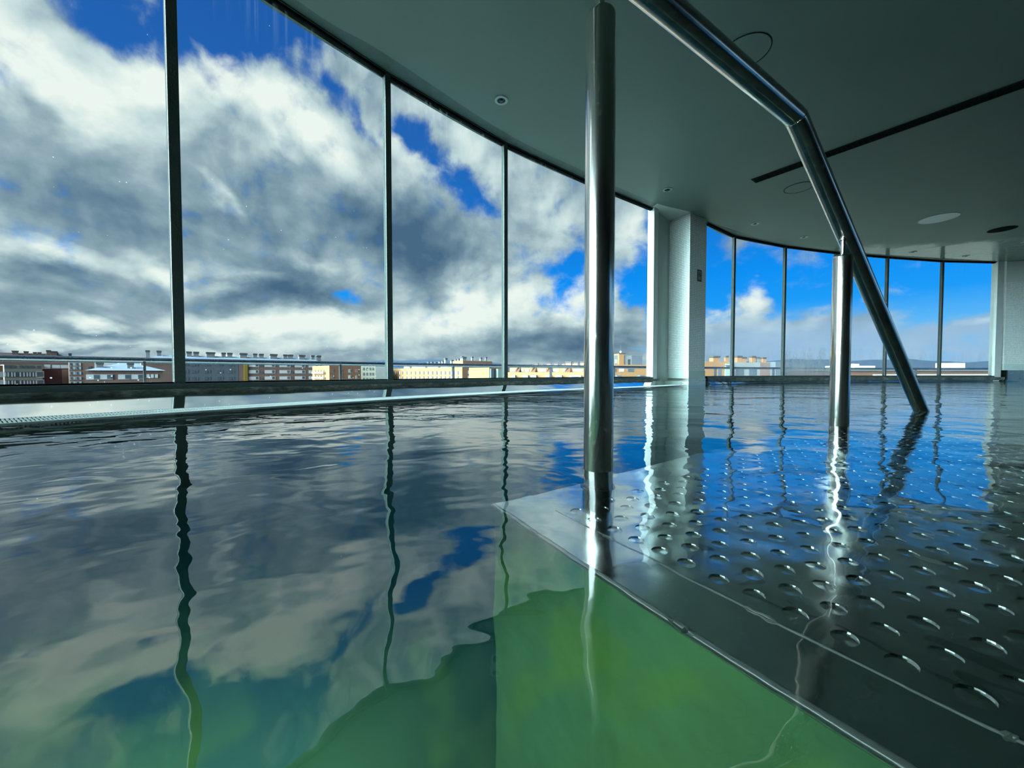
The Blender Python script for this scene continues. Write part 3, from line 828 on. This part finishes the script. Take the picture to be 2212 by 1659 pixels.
# 6 long brown block with zinc roof and a row of chimneys
b = Bld('long brown apartment block with a zinc roof and a row of capped chimneys', 306, 146, 706, 194, 14, zat(780, 150), K['brown'])
b.hip(zat(780, 150), zat(765.5, 150), 6, K['zinc'], .8, .45)
zr = zat(771, 150)
for px, w in ((322, 1.2), (347, 1.3), (413, 1.6), (429, 1.6), (460, 2.8), (489, 1.4), (503, 1.6), (532, 2.6), (558, 1.5), (572, 1.6), (598, 2.8), (624, 1.7), (636, 1.8), (660, 2.6), (684, 1.5), (697, 2.0)):
    b.chimney(b.u(px), 5.5, w, 2.6, K['conc'], K['dark'], zr)
b.box('yellow_stair_tower', b.u(527), b.u(535), -.5, 2, GZ, zat(784, 182), K['yellow'])
b.box('grey_facade', b.u(385), b.u(515), -.05, .5, GZ + 1, zat(786, 165), K['slate'])
zs = [7.0 - 2.9 * k - 3.3 for k in range(4)]
for p0, p1 in ((537, 560), (572, 595), (604, 628), (637, 660), (667, 690)):
    c, w = (b.u(p0) + b.u(p1)) / 2, abs(b.u(p1) - b.u(p0)); b.windows([c], zs, w, 1.5, K['shut'], (K['glass'], .68, .92, .15))
b.windows([b.u(566), b.u(632)], [z - .3 for z in zs], .9, .9, K['glass'])
for p in (400, 421, 448, 475, 500): b.windows([b.u(p)], zs, 2.2, 1.4, K['slate'], (K['glass'], .1, .6, .1))
# 7 orange building: sunlit balconied front, brown end wall turned to the right
b = Bld('orange brick block with white balconies on its sunlit front and a brown end wall', 675, 176, 711.6, 160, 13.2, zat(790, 166), K['orange'])
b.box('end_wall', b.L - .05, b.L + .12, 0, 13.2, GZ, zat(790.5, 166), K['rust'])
b.windows([b.us(p) for p in (718, 737, 756, 771)], [zat(801, 165), zat(814, 165), zat(827, 165)], 1.7, 1.5, K['shut'], (K['glass'], .6, .95, .1), side='right')
for z in (805, 816, 827):
    b.box('balcony', b.u(679), b.u(704), -1.1, .2, zat(z + 2.4, 166), zat(z - 1.6, 166), K['pale'])
    b.windows([b.u(p) for p in (682, 688, 694, 700)], [zat(z - 3, 166)], .8, 1.1, K['dark'])
# 8 cream-white block
b = Bld('cream white apartment block right of the orange one, near the second mullion', 780, 215, 842, 222, 14, zat(789.5, 218), K['pale'])
b.windows([b.u(p) for p in (786, 793, 800, 806, 815, 822)], [zat(797, 218), zat(808, 218), zat(819, 218)], .9, 1.5, K['slate'])
b.box('grey_wing', b.u(811), b.L, -.4, 1, GZ, zat(788.5, 218), K['grey'])
b.box('roof_room', b.u(803), b.u(811), .5, 4, b.top, zat(785, 218), K['pale'])
# 9 long sandy block, the shade on its end wall painted in brown
b = Bld('long sunlit sandy block with rows of small paired windows and a shaded brown end wall', 846, 236, 998.5, 176, 18, zat(793.5, 178), K['sand'])
for px in [852 + i * 9.2 for i in range(16)]:
    Y = b.yof(px); b.windows([b.u(px)], [zat(805.5, Y), zat(816.5, Y)], 1.0, 1.7, K['dark'], None, name='window'); b.windows([b.u(px) + 1.5], [zat(805.5, Y), zat(816.5, Y)], 1.05, 1.7, K['shut'])
b.box('attic_storey', b.u(864), b.u(980), 2.5, 12, b.top, zat(787.5, 200), K['pale'])
for p0, p1 in ((872, 881), (894, 914), (924, 942), (956, 972)): b.box('dormer', b.u(p0), b.u(p1), 1.2, 3, b.top, zat(790.5, 200), K['cream'])
for px, h in ((884, 1.2), (897, 1.3), (908, 1.7), (915, 1.6), (923, 1.3), (932, 1.7), (938, 1.8), (944, 3.2), (957, 2.0), (966, 2.4), (972, 2.6), (979, 3.6), (984, 3.2)): b.chimney(b.u(px), 5, 1.5, h, K['conc'], K['dark'], zat(787.5, 200))
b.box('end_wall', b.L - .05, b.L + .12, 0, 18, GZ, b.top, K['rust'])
b.windows([b.us(p) for p in (1013, 1038, 1052)], [zat(804, 184), zat(815, 184)], 1.3, 1.6, K['shut'], side='right')
pz = zat(779.5, 180)
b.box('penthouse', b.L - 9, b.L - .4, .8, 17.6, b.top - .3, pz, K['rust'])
b.box('penthouse_front', b.L - 9.1, b.L - .35, .6, .9, b.top - .3, pz - .1, K['orange'])
for y, w, h in ((1.8, 2.4, 1.6), (7.0, 1.0, 2.0), (12.0, 1.2, 1.7), (15.0, 1.1, 2.0)): b.chimney(b.L - 2.2, y, w, h, K['conc'], K['dark'], pz)
# 10 mint bay-windowed building
b = Bld('small building with mint green glazed bays beside the third mullion', 1057, 150, 1098, 158, 12, zat(794, 152), K['sand'])
b.box('mint_bay', b.u(1071), b.u(1084), -1.2, .5, GZ, zat(797, 152), K['mint'])
b.box('grey_bay', b.u(1058), b.u(1064), -.8, .5, GZ, zat(796.5, 152), K['slate'])
b.box('dark_gap', b.u(1064.5), b.u(1070), -.2, .5, GZ, zat(796, 152), K['dark'])
# 11 terraced sandy houses with dormers
def terrace(label, px0, px1, Y0, Y1, dorm, win, tri, chim, ztop):
    b = Bld(label, px0, Y0, px1, Y1, 9, zat(804, (Y0 + Y1) / 2), K['sand'], 'terraced_house')
    Ym = (Y0 + Y1) / 2
    up = b.box('upper_storey', 0, b.L, 3.0, 8.8, b.top - .2, zat(ztop, Ym), K['sand'])
    for p, w, mat in win:
        b.box('window', b.u(p) - w / 2, b.u(p) + w / 2, 2.85, 3.05, zat(803, Ym), zat(796.5, Ym), mat)
    for p, w in tri:      # dark sloped prisms standing in for triangular shadows
        x0 = b.u(p); m = MB(); h0, h1 = b.top - GZ, zat(791.5, Ym) - GZ
        m.add([(x0, .9, h0), (x0 + w, .9, h0), (x0 + w, 3.2, h0), (x0, 3.2, h0), (x0 + w * .5, 2.3, h1), (x0 + w, 3.2, h1), (x0, 3.2, h1)],
              [(0, 1, 5, 4), (0, 4, 6), (1, 2, 5), (0, 3, 2, 1), (2, 3, 6, 5), (4, 5, 6), (0, 6, 3)]); m.build('shadow_prism', K['rust'], b.t)
    for p, w, mat in dorm:
        d_ = b.box('dormer', b.u(p) - w / 2, b.u(p) + w / 2, -1.6, .1, b.top - 4.0, zat(810.5, Ym), mat)
        b.box('dormer_window', b.u(p) - w * .3, b.u(p) + w * .3, -1.68, -1.55, b.top - 3.6, zat(813, Ym), K['glass'], d_)
    for p, w, h in chim: b.chimney(b.u(p), 6, w, h, K['tan'], K['dark'], zat(ztop, Ym))
    return b
terrace('row of sunlit sandy terraced houses with dormers, left of the thick post', 1096, 1276, 122, 116,
        [(1110, 1.5, K['pale']), (1137, 1.6, K['mint']), (1154, 1.8, K['grey']), (1186, 1.7, K['grey']), (1208, 2.0, K['mint']), (1243, 3.6, K['pale'])],
        [(1104, 1.6, K['glass']), (1124, 1.1, K['glass']), (1135, 1.3, K['glass']), (1163, 1.2, K['shut']), (1172, 1.4, K['glass']), (1198, 2.0, K['shut']), (1218, .9, K['glass']), (1246, 2.8, K['shut'])],
        [(1112, 1.2), (1146, 1.3), (1179, 1.6), (1219, 1.7)],
        [(1137, 1.0, .6), (1151, 1.3, .9), (1165, .9, .7), (1180, 1.2, 1.0), (1196, 1.2, .9), (1213, 1.0, .8), (1224, 1.8, 1.4), (1236, .9, .9), (1241, 1.2, 1.2), (1256, 1.4, 1.4)], 790)
b = terrace('sunlit sandy terraced house with a rooftop tower, seen right of the thick post', 1322, 1425, 112, 118,
        [(1331, 1.6, K['slate']), (1380, 1.6, K['slate'])], [(1340, 1.3, K['glass']), (1356, 1.6, K['shut']), (1376, 2.2, K['glass'])], [], [(1326, .6, .9), (1334, .5, .7)], 787.5)
tz = zat(787.5, 115)
b.box('tower_block', b.u(1343), b.u(1404), 4, 8.8, tz - .3, zat(768, 119), K['grey'])
b.box('tower_brick', b.u(1352), b.u(1363), 3.4, 6, tz - .3, zat(765, 118), K['orange'])
b.box('tower_dark_side', b.u(1382), b.u(1405), 3.8, 8.7, tz - .3, zat(767.5, 118), K['slate'])
b.box('tower_door', b.u(1374), b.u(1379), 3.9, 4.1, tz, zat(776, 118), K['dark'])
b.box('tower_window', b.u(1346), b.u(1351), 3.9, 4.1, tz + .4, zat(777, 118), K['pale'])
b.box('tower_cap', b.u(1352), b.u(1366), 3.3, 6.4, zat(765, 118), zat(763.5, 118), K['dark'])
m = MB(); m.tube([(b.u(1363), 5, zat(764, 118) - GZ), (b.u(1363), 5, zat(746, 118) - GZ)], .05, 8); m.build('antenna', K['dark'], b.t)
m = MB(); m.lathe((b.u(1362.5), 5, zat(763, 118) - GZ), [(.03, 0), (.26, .15), (.34, .4), (.26, .66), (.03, .8)], 16); m.build('dome', K['shut'], b.t, smooth=True)
# 12 grey building with chimneys, in the second run of windows
b = Bld('low grey and orange modern block with five brick chimneys, right of the tiled column', 1508, 74, 1690, 80, 7, zat(783, 77), K['grey'])
b.box('orange_wing', b.u(1508), b.u(1570), -.6, 6, GZ, zat(781.5, 75), K['orange'])
b.box('orange_window', b.u(1545), b.u(1552.5), -.68, -.5, GZ + 1, zat(797, 75), K['slate'])
b.box('mint_bay', b.u(1560), b.u(1578), -.8, .5, GZ, zat(786, 76), K['mint'])
b.box('dark_slot', b.u(1641), b.u(1663), -.05, .4, GZ, zat(783, 78), K['brown'])
b.box('slate_wing', b.u(1663), b.u(1690), -1.2, 6, GZ, zat(782, 79), K['slate'])
b.windows([b.u(1597.5), b.u(1625.5)], [zat(802, 77)], 1.9, 1.55, K['glass'], (K['dark'], .02, .98, .86))
b.box('awning', b.u(1559), b.u(1570), -1.6, -.4, zat(790, 75), zat(789, 75), K['dark'])
for px, w, h in ((1539, 1.2, .95), (1564, 1.55, 1.15), (1590, .7, 1.25), (1625, 1.2, 1.35), (1636, 1.1, 1.1), (1657, 1.0, 1.35), (1669, .6, 1.15), (1681, .9, 1.1)):
    b.chimney(b.u(px), 3.5 if px not in (1564, 1590) else 2.5, w, h, K['orange'] if px != 1669 else K['conc'], K['dark'], zat(782.3, 80))
# 13 low works at the far right
b = Bld('long low warehouse with a dark roof and white base wall, seen through the rightmost windows', 1700, 240, 2175, 300, 30, zat(801.5, 270), K['rust'], 'warehouse')
b.box('roof', -2, b.L + 2, -2, 32, zat(801.5, 270), zat(798.5, 270), K['slate'])
b.box('white_wall', b.u(1885), b.L, -1.5, 0, GZ, zat(808.5, 290), K['shut'])
b = Bld('distant white low building under the hills, right of the slender post', 1846, 420, 1890, 430, 30, zat(790, 425), K['shut'], 'industrial_building')
b.box('rooftop_block', b.u(1850), b.u(1860), 2, 10, b.top, zat(786, 425), K['shut'])
b = Bld('distant pale shed on the slope near the right window frame', 2066, 700, 2084, 705, 30, zat(784, 700), K['shut'], 'shed')
# land and hills
mb = MB(); mb.box(-2600, 2600, 14, 3200, GZ - 2, GZ); tag(mb.build('ground', K['land']), kind='structure')
def hills(name, px0, px1, Y, prof, mat):
    n = 80; mb = MB(); top, bot, back = [], [], []
    for i in range(n + 1):
        f = i / n; px = px0 + (px1 - px0) * f
        x, y = far(px, Y); py = prof(f)
        top.append((x, y + 140, zat(py, Y + 140))); bot.append((x, y, GZ - 1)); back.append((x, y + 320, GZ - 1))
    mb.v = bot + top + back; k = n + 1
    for i in range(n): mb.f += [(i, i + 1, k + i + 1, k + i), (k + i, k + i + 1, 2 * k + i + 1, 2 * k + i)]
    return tag(mb.build(name, mat, smooth=True), kind='structure')
K['hill'] = brick('blue_hills', S(58, 84, 106), .12); K['snow'] = brick('snow_dusted_hills', S(58, 78, 96), .3)
hills('hill_left', 690, 1100, 1800, lambda f: 787 - 9.5 * sin(pi * f) + 1.2 * sin(19 * f), K['hill'])
hills('hill_right', 1600, 2500, 1500, lambda f: 782 - 5 * sin(pi * f * 1.3 + .2) + 1.8 * sin(23 * f) + .8 * sin(61 * f), K['snow'])

# ------------------------------------------------------------------ sky: procedural clouds laid out by compass bearing and elevation
def build_world():
    w = bpy.data.worlds.new('sky'); scn.world = w; w.use_nodes = True
    nt = w.node_tree; nt.nodes.clear(); g = G(nt)
    tc = g.n('TexCoord').outputs['Generated']
    sx = g.n('SeparateXYZ', {0: tc})
    az = g.math('ARCTAN2', sx.outputs[0], sx.outputs[1])
    el = g.math('ARCSINE', sx.outputs[2])
    p = g.n('CombineXYZ', {0: az, 1: el, 2: 0.0}).outputs[0]
    # clouds flatten towards the horizon
    flat = g.n('CombineXYZ', {0: az, 1: g.math('MULTIPLY', g.math('POWER', g.math('MAXIMUM', el, .001), .72), 1.15), 2: .0}).outputs[0]
    warp = g.vmath('SUBTRACT', g.noise(flat, 5.0, 5, .55).outputs['Color'], (.5, .5, .5))
    warp = g.n('VectorMath', {0: warp, 'Scale': .17}, operation='SCALE').outputs[0]
    q = g.vmath('ADD', p, g.vmath('MULTIPLY', warp, (1, .8, 0)))
    def blobs(lst, start):
        acc = start
        for px, py, rx, ry, rot, amp in lst:
            a0, e0 = bearing(px, py)
            ax = abs(bearing(px + rx, py)[0] - bearing(px - rx, py)[0]) / 2; ay = abs(bearing(px, py + ry)[1] - bearing(px, py - ry)[1]) / 2
            m = g.n('Mapping', {'Vector': q, 'Location': (a0, e0, 0), 'Rotation': (0, 0, radians(rot)), 'Scale': (ax, ay, 1)}, vector_type='TEXTURE')
            gr = g.n('TexGradient', {0: m.outputs[0]}, gradient_type='SPHERICAL')
            acc = g.math('MULTIPLY_ADD', gr.outputs['Fac'], amp, acc)
        return acc
    fb1 = g.noise(flat, 5.5, 6, .52, .2).outputs[0]
    off = g.vmath('ADD', flat, (.018, -.022, 0))
    fb2 = g.noise(off, 5.5, 6, .52, .2).outputs[0]
    fine = g.noise(flat, 22.0, 5, .6, .3).outputs[0]
    # cloud cover: negative = blue sky
    COVER = SKY_COVER; SHADE = SKY_SHADE
    # right-hand half is mostly open blue
    open_ = g.smooth(az, .12, .42, 0.0, 1.0)
    haze = g.smooth(el, .16, .05)
    base = g.math('SUBTRACT', .95, g.math('MULTIPLY', open_, 1.15))
    base = g.math('MULTIPLY_ADD', haze, .75, base)
    cov = blobs(COVER, base)
    cov = g.math('MULTIPLY_ADD', g.math('SUBTRACT', fb1, .5), 1.9, cov)
    cov = g.math('MULTIPLY_ADD', g.math('SUBTRACT', fine, .5), 1.35, cov)
    alpha = g.smooth(cov, -.05, .88)
    sh = blobs(SHADE, .55)
    sh = g.math('MULTIPLY_ADD', g.math('SUBTRACT', fb1, fb2), 1.5, sh)
    sh = g.math('MULTIPLY_ADD', g.math('SUBTRACT', fb1, .5), -.35, sh)
    sh = g.math('MULTIPLY_ADD', g.math('SUBTRACT', fine, .5), .16, sh)
    cloud = g.ramp(sh, [(.0, S(74, 106, 134)), (.25, S(108, 138, 158)), (.50, S(150, 175, 187)), (.76, S(200, 221, 223)), (1.0, S(240, 249, 243))])
    elr = g.math('MULTIPLY', el, 1.0)
    blue = g.ramp(elr, [(.0, S(150, 200, 238)), (.07, S(110, 195, 250)), (.15, S(30, 158, 252)), (.22, S(14, 146, 248)), (.30, S(20, 130, 228)), (.40, S(30, 112, 200)), (.52, S(36, 102, 184)), (.75, S(30, 88, 166))])
    veil = g.math('MULTIPLY', g.math('MULTIPLY', g.smooth(az, .30, .55), g.smooth(el, .16, .06)), .85)
    cloud = g.mix(veil, cloud, S(156, 194, 230))
    col = g.mix(alpha, blue, cloud)
    # sky glow added left of the view, near the sun, to brighten the hall
    glarev = tuple(Vector((sin(radians(-132)), cos(radians(-132)), .27)).normalized())
    nearsun = g.n('VectorMath', {0: tc, 1: glarev}, operation='DOT_PRODUCT').outputs['Value']
    glow = g.smooth(nearsun, .72, .97, 1.0, 120.0)
    col = g.n('VectorMath', {0: col, 'Scale': glow}, operation='SCALE').outputs[0]
    ground = g.smooth(sx.outputs[2], -.02, .0)
    col = g.mix(ground, S(96, 104, 100), col)
    bg = g.n('Background', {'Color': col, 'Strength': 1.0})
    out = g.n('OutputWorld'); g.link(bg.outputs[0], out.inputs[0])
# columns: centre x, y, half-width, half-height (survey units), tilt in degrees, amount
SKY_COVER = [
    (275, 40, 175, 90, -18, -1.45), (400, -190, 480, 240, 0, -1.5), (380, -40, 430, 120, 0, -1.0), (400, 25, 110, 100, 0, -1.1), (530, 65, 110, 100, 30, -1.05), (640, 50, 90, 70, 0, -.9), (455, 100, 60, 50, -20, -.4),
    (720, 190, 95, 60, -40, -1.0), (790, 255, 80, 40, -45, -.7), (640, 150, 70, 40, -30, -.5), (60, 150, 60, 60, 30, -.45),
    (890, 285, 80, 65, -20, -.9), (960, 350, 120, 55, -38, -1.0), (1050, 420, 90, 55, -35, -.8), (930, 420, 90, 60, 0, -.3),
    (1235, 575, 85, 65, 25, -1.25), (1140, 560, 80, 60, 0, -.4), (768, 655, 40, 28, -30, -1.3), (1200, 640, 60, 40, 40, -.6),
    (1365, 600, 80, 90, 0, -.5), (1370, 520, 60, 60, 0, .7), (1340, 700, 70, 60, 0, 1.4), (1300, 640, 40, 60, 0, .8), (1360, 450, 60, 60, 0, .7),
    (1600, 530, 110, 50, -5, .75), (1740, 560, 110, 50, -10, .45), (1610, 665, 62, 65, 10, 1.5), (1560, 730, 130, 55, 0, 1.2), (1680, 730, 110, 40, 0, 1.0),
    (1790, 715, 90, 55, 0, .9), (1870, 700, 80, 45, 10, .9), (1980, 740, 130, 40, 0, .7), (2110, 722, 90, 30, 8, .9)]
SKY_SHADE = [
    # bright rim of the big cloud and the top-left bank
    (60, 60, 240, 150, -35, .42), (160, 170, 180, 90, -30, .45), (330, 160, 190, 90, -5, .55), (300, 230, 200, 90, 0, .38), (480, 170, 120, 80, -20, .45), (580, 210, 160, 80, -25, .45),
    (690, 280, 150, 75, -38, .42), (790, 360, 110, 70, -40, .38), (20, 170, 70, 70, 0, .40), (180, 250, 80, 50, -30, .25), (600, 300, 60, 30, -25, .30), (480, 425, 80, 20, -30, .36),
    # grey belly
    (230, 430, 330, 130, -5, -0.29), (560, 470, 260, 130, -20, -0.27), (740, 450, 160, 110, -30, -0.29), (890, 490, 210, 150, -20, -0.53), (900, 570, 170, 90, 0, -0.26), (640, 590, 160, 60, 0, -0.24),
    (100, 440, 200, 80, 0, -0.18), (640, 640, 220, 46, -3, -0.53), (120, 600, 190, 40, -6, -0.36), (330, 640, 150, 45, 0, -0.29), (70, 655, 160, 50, 0, -0.20), (960, 645, 90, 50, 20, -0.40), (420, 540, 160, 60, 0, -0.16),
    # lit bands
    (80, 545, 240, 40, -8, .50), (330, 585, 100, 34, -28, .46), (210, 690, 70, 20, -5, .55), (530, 585, 140, 26, -5, .28), (490, 615, 80, 16, 0, .34), (690, 560, 90, 25, -12, .35),
    (460, 695, 150, 34, 0, .55), (640, 710, 190, 48, 0, .52), (770, 715, 120, 44, 0, .45), (990, 640, 70, 70, 40, .65), (1040, 680, 150, 80, 10, .55), (920, 720, 140, 50, 0, .45), (850, 600, 70, 40, 20, .25),
    (1240, 640, 60, 80, -35, .65), (1300, 690, 60, 70, 0, .25), (1140, 640, 100, 55, 0, .32), (1120, 745, 200, 40, 0, -0.36), (1260, 745, 110, 50, 0, -0.32), (1200, 460, 110, 70, -20, .18), (880, 340, 110, 80, -40, .42), (1010, 300, 140, 70, -35, .36),
    (100, 732, 320, 14, 0, .50), (80, 752, 260, 9, 0, -0.32), (250, 714, 220, 12, 0, -0.24), (560, 762, 240, 14, 0, .40),
    # right-hand windows
    (1610, 640, 60, 45, 0, .60), (1600, 690, 70, 40, 0, .40), (1660, 720, 80, 40, 0, .25), (1590, 530, 130, 55, 0, -0.22), (1350, 740, 70, 60, 0, -0.28), (1370, 480, 60, 90, 0, .35), (1300, 600, 40, 60, 0, .4),
    (1860, 690, 90, 40, 0, -0.12), (1990, 735, 150, 45, 0, .0), (2120, 715, 80, 14, 8, .6), (1880, 765, 160, 14, 0, .25)]
build_world()

# added underwater fill spot behind the camera, brightens the pool floor
ld = bpy.data.lights.new('pool_fill_light', 'SPOT'); ld.energy = 560; ld.spot_size = radians(32); ld.spot_blend = 1.0; ld.shadow_soft_size = .09; ld.color = (1.0, .97, .80)
lo = bpy.data.objects.new('pool_fill_light', ld); COL.objects.link(lo); lo.location = (-.9, -3.4, -.35)
lo.rotation_euler = (Vector((-.9, -3.4, -.35)) - Vector((-.35, .60, -1.2))).to_track_quat('Z', 'Y').to_euler()

# sun on the far facades (the hall itself faces away from it)
sd = bpy.data.lights.new('sun', 'SUN'); sd.energy = 1.0; sd.angle = radians(.6); sd.color = (1.0, .90, .76)
so = bpy.data.objects.new('sun', sd); COL.objects.link(so)
to_sun = Vector((-.62, -.78, .52)).normalized()
so.rotation_euler = to_sun.to_track_quat('Z', 'Y').to_euler()

# ------------------------------------------------------------------ camera and view
cam = bpy.data.cameras.new('camera'); co = bpy.data.objects.new('camera', cam); COL.objects.link(co)
cam.sensor_fit = 'HORIZONTAL'; cam.sensor_width = 36.0; cam.lens = 36.0 * FOC / 2212
cam.clip_start = .01; cam.clip_end = 6000
co.location = (0, 0, CAM_H); co.rotation_euler = (pi / 2 - PITCH, 0, 0)
scn.camera = co
vs = scn.view_settings
vs.view_transform = 'Standard'; vs.look = 'None'; vs.exposure = 0.0; vs.gamma = 1.0; vs.use_curve_mapping = False
cy = scn.cycles
cy.use_denoising = True
cy.use_adaptive_sampling = True; cy.adaptive_threshold = .06; cy.adaptive_min_samples = 16
cy.max_bounces = 9; cy.diffuse_bounces = 2; cy.glossy_bounces = 6; cy.transmission_bounces = 8; cy.transparent_max_bounces = 16
cy.caustics_reflective = True; cy.caustics_refractive = True
cy.sample_clamp_indirect = 6.0
